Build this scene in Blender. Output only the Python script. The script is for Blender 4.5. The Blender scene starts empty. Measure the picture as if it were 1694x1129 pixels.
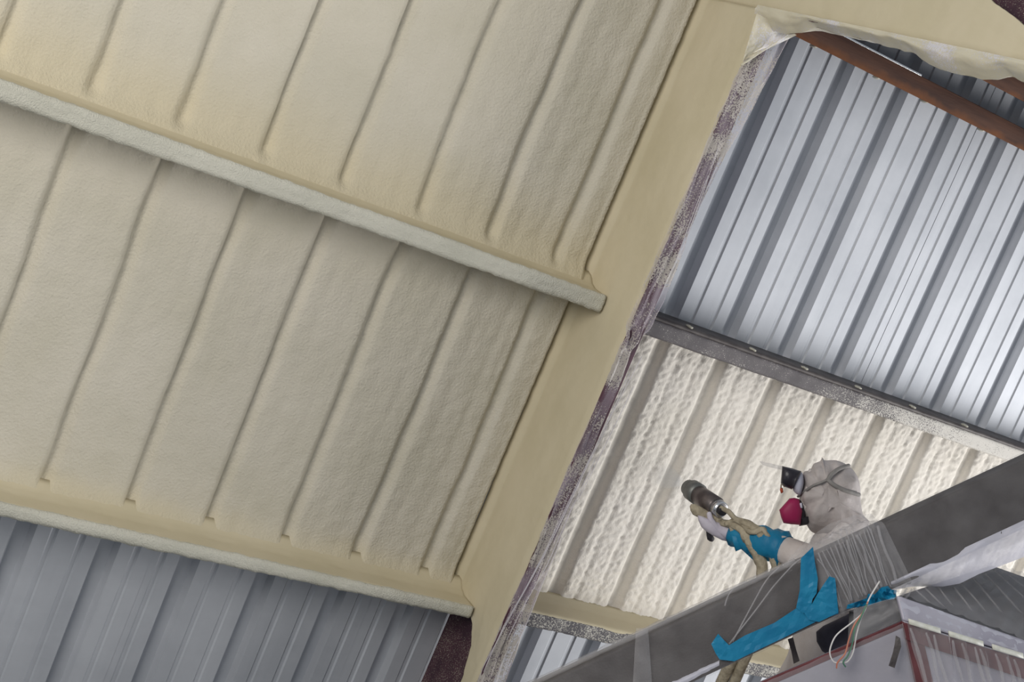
import bpy, bmesh, math, random
from mathutils import Vector, Matrix, noise
random.seed(7)
S = bpy.context.scene
COL = S.collection
H = 4.6                       # camera height above the floor; everything is laid out relative to eye level, then lifted
# ------------------------------------------------------------------ camera
FPX = 2535.2165
RX = Vector((0.8276432750, -0.4107146914, 0.3825180409))
RD = Vector((0.2717884031, -0.3030117095, -0.9134084343))
RF = Vector((0.4910577087, 0.8599403155, -0.1391581135))
CAM = Vector((0.0, -5.04026572, 0.0))
cd = bpy.data.cameras.new('camera'); cam = bpy.data.objects.new('camera', cd); COL.objects.link(cam)
cd.sensor_width = 36.0; cd.lens = FPX * 36.0 / 1694.0; cd.clip_start = 0.05
m = Matrix((RX, -RD, -RF)).transposed().to_4x4(); m.translation = CAM + Vector((0, 0, H))
cam.matrix_world = m
S.camera = cam
# ------------------------------------------------------------------ world, lights, exposure
w = bpy.data.worlds.new('world'); S.world = w; w.use_nodes = True
w.node_tree.nodes['Background'].inputs[0].default_value = (0.82, 0.90, 1.0, 1)
w.node_tree.nodes['Background'].inputs[1].default_value = 0.35
def area(name, loc, target, size, power, col):
    d = bpy.data.lights.new(name, 'AREA'); d.shape = 'RECTANGLE'; d.size, d.size_y = size; d.energy = power; d.color = col
    o = bpy.data.objects.new(name, d); COL.objects.link(o)
    o.location = Vector(loc) + Vector((0, 0, H))
    o.rotation_euler = (Vector(target) - Vector(loc)).to_track_quat('-Z', 'Y').to_euler()
    return o
area('daylight_left_area', (-2.0, -3.7, 1.15), (1.0, 0, 0.7), (2.8, 2.6), 205, (1.0, 0.96, 0.90))
area('doorway_area', (10.5, -3.9, -2.1), (4.4, 0, -0.6), (3.4, 3.4), 560, (1.0, 0.985, 0.97))
S.view_settings.view_transform = 'Standard'; S.view_settings.look = 'None'
S.view_settings.gamma = 1.0; S.view_settings.exposure = 0.0; S.view_settings.use_curve_mapping = False
# ------------------------------------------------------------------ geometry helpers
def ray(x, y): return RX * ((x - 847.0) / FPX) + RD * ((y - 564.5) / FPX) + RF
def W(x, y, t): return CAM + ray(x, y) * t          # pixel direction at a chosen distance along the lens axis
def onY(x, y, Y): d = ray(x, y); return CAM + d * ((Y - CAM.y) / d.y)
def fbm(x, y, z, o=3): return noise.fractal(Vector((x, y, z)), 1.0, 2.0, o)
def lerp(a, b, t): return a + (b - a) * t
def sstep(a, b, x):
    t = min(1, max(0, (x - a) / (b - a))); return t * t * (3 - 2 * t)
def pl(tab, x):
    if x <= tab[0][0]: return tab[0][1]
    for (a, b), (c, d) in zip(tab, tab[1:]):
        if x <= c: return b + (d - b) * (x - a) / (c - a)
    return tab[-1][1]
TOPS = []
def root(name, loc, label=None, cat=None, group=None, kind=None):
    o = bpy.data.objects.new(name, None); COL.objects.link(o); o.location = loc; o.empty_display_size = .1
    return tag(o, label, cat, group, kind)
def tag(o, label=None, cat=None, group=None, kind=None):
    if label: o['label'] = label
    if cat: o['category'] = cat
    if group: o['group'] = group
    if kind: o['kind'] = kind
    if o.parent is None and o not in TOPS: TOPS.append(o)
    return o
def wloc(p):
    v = Vector((0, 0, 0))
    while p is not None: v += p.location; p = p.parent
    return v
def mesh(name, vs, fs, mat, parent=None, loc=None, smooth=True):
    base = wloc(parent)
    o_loc = Vector(loc) if loc is not None else base
    me = bpy.data.meshes.new(name)
    me.from_pydata([tuple(Vector(v) - o_loc) for v in vs], [], fs); me.update()
    if smooth: me.polygons.foreach_set('use_smooth', [True] * len(me.polygons))
    if isinstance(mat, (list, tuple)):
        for k in mat: me.materials.append(k)
    else: me.materials.append(mat)
    o = bpy.data.objects.new(name, me); COL.objects.link(o); o.location = o_loc - base; o.parent = parent
    return o
def frombm(name, bm, mat, parent=None, loc=None, smooth=False):
    bmesh.ops.recalc_face_normals(bm, faces=bm.faces[:])
    bm.verts.index_update()
    vs = [v.co.copy() for v in bm.verts]; fs = [[v.index for v in f.verts] for f in bm.faces]; bm.free()
    return mesh(name, vs, fs, mat, parent, loc, smooth)
def grid(nu, nv, fn):
    vs = [fn(i / nu, j / nv) for j in range(nv + 1) for i in range(nu + 1)]
    fs = [(j * (nu + 1) + i, j * (nu + 1) + i + 1, (j + 1) * (nu + 1) + i + 1, (j + 1) * (nu + 1) + i) for j in range(nv) for i in range(nu)]
    return vs, fs
def boxbm(bm, c0, c1, bev=0.0):
    a, b = Vector(c0), Vector(c1)
    r = bmesh.ops.create_cube(bm, size=1.0); vs = r['verts']
    for v in vs: v.co = Vector(((a.x + b.x) / 2 + v.co.x * (b.x - a.x), (a.y + b.y) / 2 + v.co.y * (b.y - a.y), (a.z + b.z) / 2 + v.co.z * (b.z - a.z)))
    if bev:
        es = list({e for v in vs for e in v.link_edges})
        bmesh.ops.bevel(bm, geom=es, offset=bev, segments=2, affect='EDGES', profile=.5)
def box(name, c0, c1, mat, parent=None, loc=None, bev=0.004):
    bm = bmesh.new(); boxbm(bm, c0, c1, bev); return frombm(name, bm, mat, parent, loc)
def tube(name, pts, rad, mat, parent=None, loc=None, seg=10, sub=4, wob=0.0, caps=True):
    pts = [Vector(p) for p in pts]; P = []; Rr = []
    rads = rad if isinstance(rad, (list, tuple)) else [rad] * len(pts)
    n = len(pts)
    for i in range(n - 1):
        p0, p1, p2, p3 = pts[max(i - 1, 0)], pts[i], pts[i + 1], pts[min(i + 2, n - 1)]
        for k in range(sub):
            t = k / sub
            P.append(.5 * ((2 * p1) + (p2 - p0) * t + (2 * p0 - 5 * p1 + 4 * p2 - p3) * t * t + (3 * p1 - p0 - 3 * p2 + p3) * t ** 3))
            Rr.append(lerp(rads[i], rads[i + 1], t))
    P.append(pts[-1]); Rr.append(rads[-1])
    vs = []; fs = []; up = None
    for i, p in enumerate(P):
        d = (P[min(i + 1, len(P) - 1)] - P[max(i - 1, 0)]).normalized()
        if up is None: up = d.orthogonal().normalized()
        up = (up - d * up.dot(d)).normalized(); sd = d.cross(up)
        for k in range(seg):
            a = 2 * math.pi * k / seg
            r = Rr[i] * (1 + wob * noise.noise(p * 40 + Vector((k * .7, 0, 0))))
            vs.append(p + (up * math.cos(a) + sd * math.sin(a)) * r)
    for i in range(len(P) - 1):
        for k in range(seg):
            fs.append((i * seg + k, i * seg + (k + 1) % seg, (i + 1) * seg + (k + 1) % seg, (i + 1) * seg + k))
    if caps:
        fs.append(tuple(range(seg))[::-1]); fs.append(tuple(range((len(P) - 1) * seg, len(P) * seg)))
    return mesh(name, vs, fs, mat, parent, loc)
def smooth_loop(pts, k=4):
    out = []; n = len(pts)
    for i in range(n):
        p0, p1, p2, p3 = [Vector((*pts[(i + j) % n], 0)) for j in (-1, 0, 1, 2)]
        for s in range(k):
            t = s / k
            q = .5 * ((2 * p1) + (p2 - p0) * t + (2 * p0 - 5 * p1 + 4 * p2 - p3) * t * t + (3 * p1 - p0 - 3 * p2 + p3) * t ** 3)
            out.append((q.x, q.y))
    return out
def inflate(name, outline, ctr, t, thick, mat, parent, rings=7, k=3, power=.6, dt=None, wob=0.0):
    """a rounded solid with the given silhouette; dt(x,y) tilts it in depth"""
    ol = smooth_loop(outline, k) if k > 1 else outline
    vs = []; fs = []; n = len(ol)
    for r in range(rings):
        ph = -math.pi / 2 + math.pi * (r + .5) / rings
        s = math.cos(ph) ** power; d = thick * math.sin(ph)
        for (x, y) in ol:
            px = ctr[0] + (x - ctr[0]) * s; py = ctr[1] + (y - ctr[1]) * s
            q = d + (dt(px, py) if dt else 0)
            if wob: q += wob * fbm(px * .06, py * .035, r * .12, 4)
            vs.append(W(px, py, t + q))
    for r in range(rings - 1):
        for i in range(n): fs.append((r * n + i, r * n + (i + 1) % n, (r + 1) * n + (i + 1) % n, (r + 1) * n + i))
    fs.append(tuple(range(n))[::-1]); fs.append(tuple(range((rings - 1) * n, rings * n)))
    return mesh(name, vs, fs, mat, parent)
def slab(name, outline, t, thick, mat, parent, dt=None, ripple=0.0):
    """thin sheet with a traced outline and a real thickness, bent over a surface by dt"""
    bm = bmesh.new()
    vs = [bm.verts.new((x, y, 0)) for x, y in outline]
    f = bm.faces.new(vs); bmesh.ops.triangulate(bm, faces=[f])
    for _ in range(2):
        es = [e for e in bm.edges if e.calc_length() > 9]
        if es: bmesh.ops.subdivide_edges(bm, edges=es, cuts=1); bmesh.ops.triangulate(bm, faces=bm.faces[:])
    r = bmesh.ops.extrude_face_region(bm, geom=bm.faces[:])
    back = {v for v in r['geom'] if isinstance(v, bmesh.types.BMVert)}
    for v in bm.verts:
        x, y = v.co.x, v.co.y
        q = t + (dt(x, y) if dt else 0) + (ripple * fbm(x * .12, y * .12, 1.3) if ripple else 0) + (thick if v in back else 0)
        v.co = W(x, y, q)
    return frombm(name, bm, mat, parent)
# ------------------------------------------------------------------ materials
def mk(name):
    m = bpy.data.materials.new(name); m.use_nodes = True; nt = m.node_tree; b = nt.nodes['Principled BSDF']
    return m, nt, b
def N(nt, t, **kw):
    n = nt.nodes.new(t)
    for k, v in kw.items():
        if k.startswith('_'): setattr(n, k[1:], v)
        else: n.inputs[k.replace('__', ' ')].default_value = v
    return n
def coords(nt, scale=(1, 1, 1), kind='Object'):
    tc = nt.nodes.new('ShaderNodeTexCoord'); mp = nt.nodes.new('ShaderNodeMapping'); mp.inputs['Scale'].default_value = scale
    nt.links.new(tc.outputs[kind], mp.inputs['Vector']); return mp.outputs['Vector']
def ramp(nt, src, stops):
    r = nt.nodes.new('ShaderNodeValToRGB'); e = r.color_ramp.elements
    while len(e) < len(stops): e.new(.5)
    for k, (p, c) in zip(e, stops): k.position = p; k.color = (*c, 1) if len(c) == 3 else c
    nt.links.new(src, r.inputs[0]); return r.outputs[0]
def noisy(name, c1, c2, scale, rough=.6, metal=0.0, bump=0.0, bscale=None, stretch=(1, 1, 1), spec=.4, lo=.35, hi=.65, bdist=.01):
    m, nt, b = mk(name); v = coords(nt, stretch)
    n = N(nt, 'ShaderNodeTexNoise', Scale=scale, Detail=5.0); nt.links.new(v, n.inputs['Vector'])
    nt.links.new(ramp(nt, n.outputs['Fac'], [(lo, c1), (hi, c2)]), b.inputs['Base Color'])
    b.inputs['Roughness'].default_value = rough; b.inputs['Metallic'].default_value = metal; b.inputs['Specular IOR Level'].default_value = spec
    if bump:
        n2 = N(nt, 'ShaderNodeTexNoise', Scale=bscale or scale, Detail=4.0); nt.links.new(v, n2.inputs['Vector'])
        bp = N(nt, 'ShaderNodeBump', Strength=bump, Distance=bdist); nt.links.new(n2.outputs['Fac'], bp.inputs['Height']); nt.links.new(bp.outputs['Normal'], b.inputs['Normal'])
    return m
def speckled(name, base1, base2, foam, dens, fine=260, grad=None, rough=.7):
    """painted steel with foam overspray dots; grad = (axis, from, to): density grows along the axis"""
    m, nt, b = mk(name); v = coords(nt)
    n = N(nt, 'ShaderNodeTexNoise', Scale=fine, Detail=3.0); nt.links.new(v, n.inputs['Vector'])
    big = N(nt, 'ShaderNodeTexNoise', Scale=9.0, Detail=4.0); nt.links.new(v, big.inputs['Vector'])
    fac = N(nt, 'ShaderNodeMath', _operation='MULTIPLY_ADD'); nt.links.new(big.outputs['Fac'], fac.inputs[0]); fac.inputs[1].default_value = .35
    nt.links.new(n.outputs['Fac'], fac.inputs[2])
    src = fac.outputs[0]
    if grad:
        sp = nt.nodes.new('ShaderNodeSeparateXYZ'); nt.links.new(v, sp.inputs[0])
        mr = N(nt, 'ShaderNodeMapRange'); nt.links.new(sp.outputs[grad[0]], mr.inputs[0]); mr.inputs[1].default_value = grad[1]; mr.inputs[2].default_value = grad[2]
        mr.inputs[3].default_value = -.13; mr.inputs[4].default_value = .2
        ad = N(nt, 'ShaderNodeMath', _operation='ADD'); nt.links.new(src, ad.inputs[0]); nt.links.new(mr.outputs[0], ad.inputs[1]); src = ad.outputs[0]
    mask = ramp(nt, src, [(dens - .05, (0, 0, 0)), (dens + .07, (1, 1, 1))])
    bc = ramp(nt, big.outputs['Fac'], [(.35, base1), (.65, base2)])
    mx = N(nt, 'ShaderNodeMix', _data_type='RGBA'); nt.links.new(mask, mx.inputs[0]); nt.links.new(bc, mx.inputs[6]); mx.inputs[7].default_value = (*foam, 1)
    nt.links.new(mx.outputs[2], b.inputs['Base Color']); b.inputs['Roughness'].default_value = rough
    bp = N(nt, 'ShaderNodeBump', Strength=.5, Distance=.004); nt.links.new(mask, bp.inputs['Height']); nt.links.new(bp.outputs['Normal'], b.inputs['Normal'])
    return m
def film(name, tint, opac, rough=.25, over=None, stretch=(1, 1, 1), bump=.3, overd=.62, var=.05, spec=.4):
    """thin polythene: part clear, part milky; optional foam overspray colour"""
    m, nt, b = mk(name); out = nt.nodes['Material Output']; v = coords(nt, stretch)
    tr = nt.nodes.new('ShaderNodeBsdfTransparent'); mixs = nt.nodes.new('ShaderNodeMixShader')
    b.inputs['Base Color'].default_value = (*tint, 1); b.inputs['Roughness'].default_value = rough; b.inputs['Specular IOR Level'].default_value = spec
    n = N(nt, 'ShaderNodeTexNoise', Scale=14.0, Detail=5.0); nt.links.new(v, n.inputs['Vector'])
    op = N(nt, 'ShaderNodeMapRange'); nt.links.new(n.outputs['Fac'], op.inputs[0])
    op.inputs[1].default_value = .3; op.inputs[2].default_value = .7; op.inputs[3].default_value = max(0, opac - var); op.inputs[4].default_value = min(1, opac + var)
    fac = op.outputs[0]
    if over:
        n3 = N(nt, 'ShaderNodeTexNoise', Scale=190.0, Detail=3.0); nt.links.new(coords(nt), n3.inputs['Vector'])
        n4 = N(nt, 'ShaderNodeTexNoise', Scale=7.0, Detail=2.0); nt.links.new(coords(nt), n4.inputs['Vector'])
        ad = N(nt, 'ShaderNodeMath', _operation='MULTIPLY_ADD'); nt.links.new(n4.outputs['Fac'], ad.inputs[0]); ad.inputs[1].default_value = .9; nt.links.new(n3.outputs['Fac'], ad.inputs[2])
        mask = ramp(nt, ad.outputs[0], [(overd + .33, (0, 0, 0)), (overd + .5, (1, 1, 1))])
        mx = N(nt, 'ShaderNodeMix', _data_type='RGBA'); nt.links.new(mask, mx.inputs[0]); mx.inputs[6].default_value = (*tint, 1); mx.inputs[7].default_value = (*over, 1)
        nt.links.new(mx.outputs[2], b.inputs['Base Color'])
        mm = N(nt, 'ShaderNodeMath', _operation='MAXIMUM'); nt.links.new(fac, mm.inputs[0])
        m2 = N(nt, 'ShaderNodeMath', _operation='MULTIPLY'); nt.links.new(mask, m2.inputs[0]); m2.inputs[1].default_value = .9
        nt.links.new(m2.outputs[0], mm.inputs[1]); fac = mm.outputs[0]
    n2 = N(nt, 'ShaderNodeTexNoise', Scale=40.0, Detail=3.0); nt.links.new(v, n2.inputs['Vector'])
    bp = N(nt, 'ShaderNodeBump', Strength=bump, Distance=.006); nt.links.new(n2.outputs['Fac'], bp.inputs['Height']); nt.links.new(bp.outputs['Normal'], b.inputs['Normal'])
    nt.links.new(fac, mixs.inputs[0]); nt.links.new(tr.outputs[0], mixs.inputs[1]); nt.links.new(b.outputs[0], mixs.inputs[2]); nt.links.new(mixs.outputs[0], out.inputs['Surface'])
    return m
def foam_mat(name, c1, c2, bscale, bstr, bdist):
    m, nt, b = mk(name); v = coords(nt)
    n = N(nt, 'ShaderNodeTexNoise', Scale=2.6, Detail=5.0, Roughness=.6); nt.links.new(v, n.inputs['Vector'])
    nt.links.new(ramp(nt, n.outputs['Fac'], [(.36, c1), (.64, c2)]), b.inputs['Base Color'])
    b.inputs['Roughness'].default_value = .75; b.inputs['Specular IOR Level'].default_value = .25
    a = N(nt, 'ShaderNodeTexNoise', Scale=bscale, Detail=4.0, Roughness=.55); nt.links.new(v, a.inputs['Vector'])
    bp = N(nt, 'ShaderNodeBump', Strength=bstr, Distance=bdist); nt.links.new(a.outputs['Fac'], bp.inputs['Height']); nt.links.new(bp.outputs['Normal'], b.inputs['Normal'])
    return m
M = {}
def yellow_bands(m, bands, col):  # blends the base colour to a yellower tone just above each given height
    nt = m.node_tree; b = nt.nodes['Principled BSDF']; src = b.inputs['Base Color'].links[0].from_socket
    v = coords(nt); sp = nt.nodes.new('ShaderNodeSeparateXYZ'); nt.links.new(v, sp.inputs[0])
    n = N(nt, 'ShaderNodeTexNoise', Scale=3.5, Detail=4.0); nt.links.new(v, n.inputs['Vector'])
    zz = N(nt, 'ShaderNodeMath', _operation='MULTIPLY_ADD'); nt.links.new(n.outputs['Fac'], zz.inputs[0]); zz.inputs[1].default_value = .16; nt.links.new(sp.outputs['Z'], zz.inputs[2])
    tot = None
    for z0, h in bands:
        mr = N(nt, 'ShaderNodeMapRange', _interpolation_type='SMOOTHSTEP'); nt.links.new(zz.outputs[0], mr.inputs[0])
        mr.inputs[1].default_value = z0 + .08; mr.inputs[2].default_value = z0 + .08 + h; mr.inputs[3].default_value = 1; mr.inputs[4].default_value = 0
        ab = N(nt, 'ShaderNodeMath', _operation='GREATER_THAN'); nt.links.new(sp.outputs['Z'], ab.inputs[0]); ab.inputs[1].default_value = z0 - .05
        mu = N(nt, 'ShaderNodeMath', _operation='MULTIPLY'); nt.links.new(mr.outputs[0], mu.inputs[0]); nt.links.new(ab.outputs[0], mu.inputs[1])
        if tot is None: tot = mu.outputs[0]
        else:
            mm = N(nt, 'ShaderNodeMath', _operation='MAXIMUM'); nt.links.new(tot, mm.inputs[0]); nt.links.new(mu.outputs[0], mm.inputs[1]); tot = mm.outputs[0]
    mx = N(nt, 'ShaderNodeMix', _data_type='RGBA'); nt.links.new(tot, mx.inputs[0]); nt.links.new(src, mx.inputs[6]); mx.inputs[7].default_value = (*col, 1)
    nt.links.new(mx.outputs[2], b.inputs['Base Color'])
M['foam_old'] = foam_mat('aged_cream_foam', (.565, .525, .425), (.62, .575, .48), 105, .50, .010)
M['foam_web'] = foam_mat('smooth_yellow_foam', (.55, .485, .335), (.60, .53, .38), 30, .12, .008)
M['foam_lip'] = foam_mat('rough_greyish_foam', (.56, .545, .46), (.64, .62, .53), 190, .8, .008)
M['foam_new'] = foam_mat('fresh_white_foam', (.74, .695, .62), (.80, .755, .69), 150, .35, .006)
yellow_bands(M['foam_old'], [(H - 1.835, .13), (H - .505, .36)], (.585, .52, .375))
def metal(name, c1, c2):
    m, nt, b = mk(name); v = coords(nt, (1, 1, .12))
    n = N(nt, 'ShaderNodeTexNoise', Scale=7.0, Detail=6.0); nt.links.new(v, n.inputs['Vector'])
    v2 = coords(nt, (1, 1, 1.6)); n2 = N(nt, 'ShaderNodeTexNoise', Scale=2.3, Detail=7.0, Roughness=.65); nt.links.new(v2, n2.inputs['Vector'])
    mx = N(nt, 'ShaderNodeMix', _data_type='FLOAT'); mx.inputs[0].default_value = .5; nt.links.new(n.outputs['Fac'], mx.inputs[2]); nt.links.new(n2.outputs['Fac'], mx.inputs[3])
    nt.links.new(ramp(nt, mx.outputs[0], [(.36, c1), (.62, c2)]), b.inputs['Base Color'])
    b.inputs['Metallic'].default_value = .35; b.inputs['Roughness'].default_value = .58
    return m
M['sheet'] = metal('galvanised_sheet', (.43, .448, .485), (.54, .558, .595))
M['rust'] = noisy('rusty_primer', (.065, .034, .026), (.12, .058, .038), 7, .8, 0, .2, 60, (.35, 1, 3), .2)
def rust_edge(m):
    nt = m.node_tree; b = nt.nodes['Principled BSDF']; src = b.inputs['Base Color'].links[0].from_socket
    v = coords(nt); sp = nt.nodes.new('ShaderNodeSeparateXYZ'); nt.links.new(v, sp.inputs[0])
    n = N(nt, 'ShaderNodeTexNoise', Scale=11.0, Detail=5.0); nt.links.new(v, n.inputs['Vector'])
    zz = N(nt, 'ShaderNodeMath', _operation='MULTIPLY_ADD'); nt.links.new(n.outputs['Fac'], zz.inputs[0]); zz.inputs[1].default_value = .07; nt.links.new(sp.outputs['Z'], zz.inputs[2])
    mr = N(nt, 'ShaderNodeMapRange'); nt.links.new(zz.outputs[0], mr.inputs[0]); mr.inputs[1].default_value = -.045; mr.inputs[2].default_value = -.015; mr.inputs[3].default_value = 1; mr.inputs[4].default_value = 0
    mx = N(nt, 'ShaderNodeMix', _data_type='RGBA'); nt.links.new(mr.outputs[0], mx.inputs[0]); nt.links.new(src, mx.inputs[6]); mx.inputs[7].default_value = (.18, .072, .032, 1)
    nt.links.new(mx.outputs[2], b.inputs['Base Color'])
rust_edge(M['rust'])
M['maroon'] = speckled('maroon_primer', (.035, .012, .022), (.075, .025, .04), (.38, .34, .27), .80, 220)
M['maroon_flange'] = noisy('maroon_flange_paint', (.05, .016, .03), (.085, .03, .05), 12, .5)
M['girt_dark'] = noisy('dark_girt_steel', (.06, .05, .05), (.12, .105, .10), 20, .55)
M['lip_new'] = speckled('oversprayed_girt', (.10, .09, .095), (.16, .145, .15), (.62, .59, .54), .70, 230, ('X', 0.1, 1.2))
M['lip_low'] = speckled('oversprayed_low_girt', (.07, .065, .075), (.13, .12, .13), (.50, .48, .43), .70, 200)
M['film'] = film('lilac_polythene', (.56, .49, .56), .25, .34, (.46, .42, .38), (5, 1, .35), .35, .658, .24, .3)
M['film_white'] = film('foamed_polythene', (.72, .70, .74), .86, .4, (.66, .61, .47), (1, 1, 1), .3, .42)
M['film_boom'] = film('clear_polythene', (.55, .53, .53), .07, .3, None, (1, 1, 1), .6, .62, .04, .25)
M['film_fold'] = film('gathered_polythene', (.56, .54, .55), .26, .3, None, (1, 1, 1), .5, .62, .06, .3)
M['film_line'] = film('creased_polythene', (.66, .63, .66), .62, .3, None, (1, 1, 1), .2)
M['film_milky'] = film('milky_polythene', (.66, .65, .73), .86, .4, None, (1, 1, 1), .25, .62, .04, .25)
M['boom'] = noisy('dusty_dark_steel', (.066, .058, .058), (.10, .09, .089), 9, .7, 0, .2, 180)
M['tape'] = noisy('blue_tape', (.004, .17, .33), (.010, .225, .40), 12, .5, 0, .25, 40)
M['house'] = noisy('lilac_panel', (.42, .40, .47), (.58, .56, .62), 3, .4)
M['house_red'] = noisy('red_painted_frame', (.12, .03, .035), (.20, .06, .065), 6, .5)
M['house_top'] = noisy('dark_top_panel', (.10, .10, .105), (.16, .16, .165), 8, .6)
M['strip'] = noisy('white_strip', (.74, .73, .62), (.85, .84, .76), 60, .5)
M['suit'] = noisy('white_coverall', (.56, .50, .47), (.66, .61, .59), 9, .75, 0, .5, 26, bdist=.012)
M['hood'] = noisy('dusty_hood', (.43, .385, .365), (.54, .49, .475), 7, .7, 0, .6, 13, bdist=.02)
M['navy'] = noisy('navy_cloth', (.028, .027, .042), (.06, .058, .08), 12, .8)
M['lens'] = noisy('dark_lens', (.012, .010, .016), (.03, .027, .035), 20, .35, 0, .4, 30)
M['pink'] = noisy('magenta_filter', (.30, .012, .075), (.38, .02, .10), 8, .55)
M['black'] = noisy('black_rubber', (.015, .014, .018), (.035, .032, .04), 20, .6)
M['maskwhite'] = noisy('white_mask_seal', (.52, .52, .62), (.64, .64, .72), 14, .5)
M['orange'] = noisy('orange_plastic', (.42, .07, .03), (.5, .10, .04), 20, .5)
M['strap'] = noisy('grey_strap', (.20, .19, .18), (.27, .255, .24), 30, .8)
M['gun'] = noisy('gunmetal', (.13, .11, .105), (.24, .20, .19), 18, .35, .6)
M['gunring'] = noisy('grey_gun_collar', (.16, .165, .155), (.24, .24, .225), 22, .45, .5)
M['chrome'] = noisy('bright_steel', (.62, .62, .63), (.8, .8, .81), 20, .2, .9)
M['hose'] = noisy('foam_crusted_hose', (.30, .255, .18), (.47, .41, .30), 30, .8, 0, .8, 60)
M['glove'] = noisy('lilac_glove', (.50, .46, .54), (.62, .58, .64), 12, .7, 0, .4, 40)
M['wire_w'] = noisy('white_wire', (.65, .62, .6), (.75, .72, .7), 20, .5)
M['wire_o'] = noisy('orange_wire', (.50, .17, .11), (.60, .24, .16), 20, .5)
M['wire_g'] = noisy('green_wire', (.06, .17, .11), (.11, .24, .16), 20, .5)
M['concrete'] = noisy('concrete', (.27, .265, .25), (.35, .34, .325), 3, .8)
M['yellow'] = noisy('machine_grey', (.10, .10, .10), (.15, .15, .15), 5, .5)
# ------------------------------------------------------------------ the setting: floor and ribbed metal wall
XC = 3.0910; DW = .391; DG = .187; RIB0 = 1.0811; PIT = .305
ZT = 1.75                                     # top of the wall above eye level
fl = box('floor', (-5, -9, -H - .15), (11.5, .3, -H), M['concrete'], bev=0); tag(fl, 'bare grey concrete floor of the building', 'floor', kind='structure')
YS = .022                                     # inner face of the sheets
def sheet_y(u):                               # u in one pitch, 0 = middle of the big rib
    u = (u + PIT / 2) % PIT - PIT / 2; a = abs(u)
    if a < .025: return .036
    if a < .039: return .036 * (.039 - a) / .014
    for cc in (.102,):
        q = abs(a - cc)
        if q < .007: return .0055
        if q < .013: return .0055 * (.013 - q) / .006
    return 0.0
BR = [-.1525, -.115, -.109, -.095, -.089, -.039, -.025, .025, .039, .089, .095, .109, .115]
wall = root('wall_back', (3, 0, -H), 'ribbed metal sheet wall, part bare and part covered in spray foam', 'wall', kind='structure')
for k in range(-3, 9):
    xs = [RIB0 + PIT * (3 * k + j) + b for j in range(3) for b in BR] + [RIB0 + PIT * (3 * k + 3) - .1525 + .012]
    lift = .0015 * (k % 2)
    vs = []; fs = []
    for z in (-H, -2.2, -.5, ZT):
        for x in xs: vs.append((x, YS + lift + sheet_y(x - RIB0), z))
    n = len(xs)
    for r in range(3):
        for i in range(n - 1): fs.append((r * n + i, r * n + i + 1, (r + 1) * n + i + 1, (r + 1) * n + i))
    q = [(v[0], v[1] + .001, v[2]) for v in vs]; off = len(vs)
    mesh('panel', vs + q, fs + [tuple(off + i for i in reversed(f)) for f in fs], M['sheet'], wall, smooth=False)
# ------------------------------------------------------------------ spray foam on the wall
def groove(x, depth, wid):
    u = (x - RIB0 + PIT / 2) % PIT - PIT / 2
    return depth / (1 + math.exp((abs(u) - wid) / (wid * .17)))
def beads(x, d, s):
    u = (x - RIB0 + PIT / 2) % PIT - PIT / 2
    return d * math.exp(-((abs(u) - .102) / s) ** 2)
def foam_left(z0, z1, name, x0, x1, step):
    nu = int((x1 - x0) / step); nv = int((z1 - z0) / step)
    def fn(u, v):
        x = lerp(x0, x1, u); z = lerp(z0, z1, v)
        ed = sstep(.012, .055, z - z0) * sstep(0, .03, z1 - z)
        wob = .010 * fbm(x * .0 + 1.1, z * 2.2, round((x - RIB0) / PIT) * 3.1, 2)
        g = groove(x + wob, .027, .0195 + .0035 * fbm(1, z * 3, round((x - RIB0) / PIT) * 1.7, 2)) * ed
        y = -.012 + g + beads(x, .0016 + .0016 * sstep(2.3, 3.0, x), .016) * ed
        y -= .035 * math.exp(-((z - z0) / .045) ** 2) + .012 * math.exp(-((z1 - z) / .03) ** 2)
        near = sstep(2.3, 3.0, x)
        y += .0022 * fbm(x * 2.5, 0, z * 1.1) + (.0022 + .0012 * near) * fbm(x * 26, 0, z * 20, 2) + .0008 * near * fbm(x * 30, 4, z * 3, 2)
        if x > XC - .058:                     # recess where the sheet runs in behind the column
            s = sstep(XC - .058, XC - .040, x); y = lerp(y - .006, .045, s)
        return (x, y, z)
    vs, fs = grid(nu, nv, fn)
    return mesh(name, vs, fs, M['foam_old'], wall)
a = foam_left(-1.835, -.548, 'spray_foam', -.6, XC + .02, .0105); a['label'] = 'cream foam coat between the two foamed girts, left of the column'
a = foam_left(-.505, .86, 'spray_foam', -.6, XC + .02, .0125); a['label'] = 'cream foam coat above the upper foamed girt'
def foam_right():
    x0, x1, z0, z1 = XC + .05, 6.75, -1.80, -.60; st = .0075
    def fn(u, v):
        x = lerp(x0, x1, u); z = lerp(z0, z1, v)
        ed = sstep(0, .03, z - z0) * sstep(0, .03, z1 - z)
        g = groove(x + .003 * fbm(2, z * 5, 1, 2), .032, .027) * ed
        y = -.008 + g + beads(x, .005, .012)
        inr = 1 - sstep(.004, .02, groove(x, .032, .030))
        rough = .25 + .75 * inr
        n = noise.noise(Vector((x * 58, 3, z * 54))) + .7 * noise.noise(Vector((x * 105, 7, z * 95)))
        y -= rough * (.0056 * n + .0012 * fbm(x * 16, 2, z * 5, 2))
        y -= .02 * math.exp(-((z - z0) / .025) ** 2)
        return (x, y, z)
    vs, fs = grid(int((x1 - x0) / st), int((z1 - z0) / st), fn)
    o = mesh('spray_foam', vs, fs, M['foam_new'], wall); o['label'] = 'fresh white rough foam coat right of the column'
foam_right()
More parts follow.
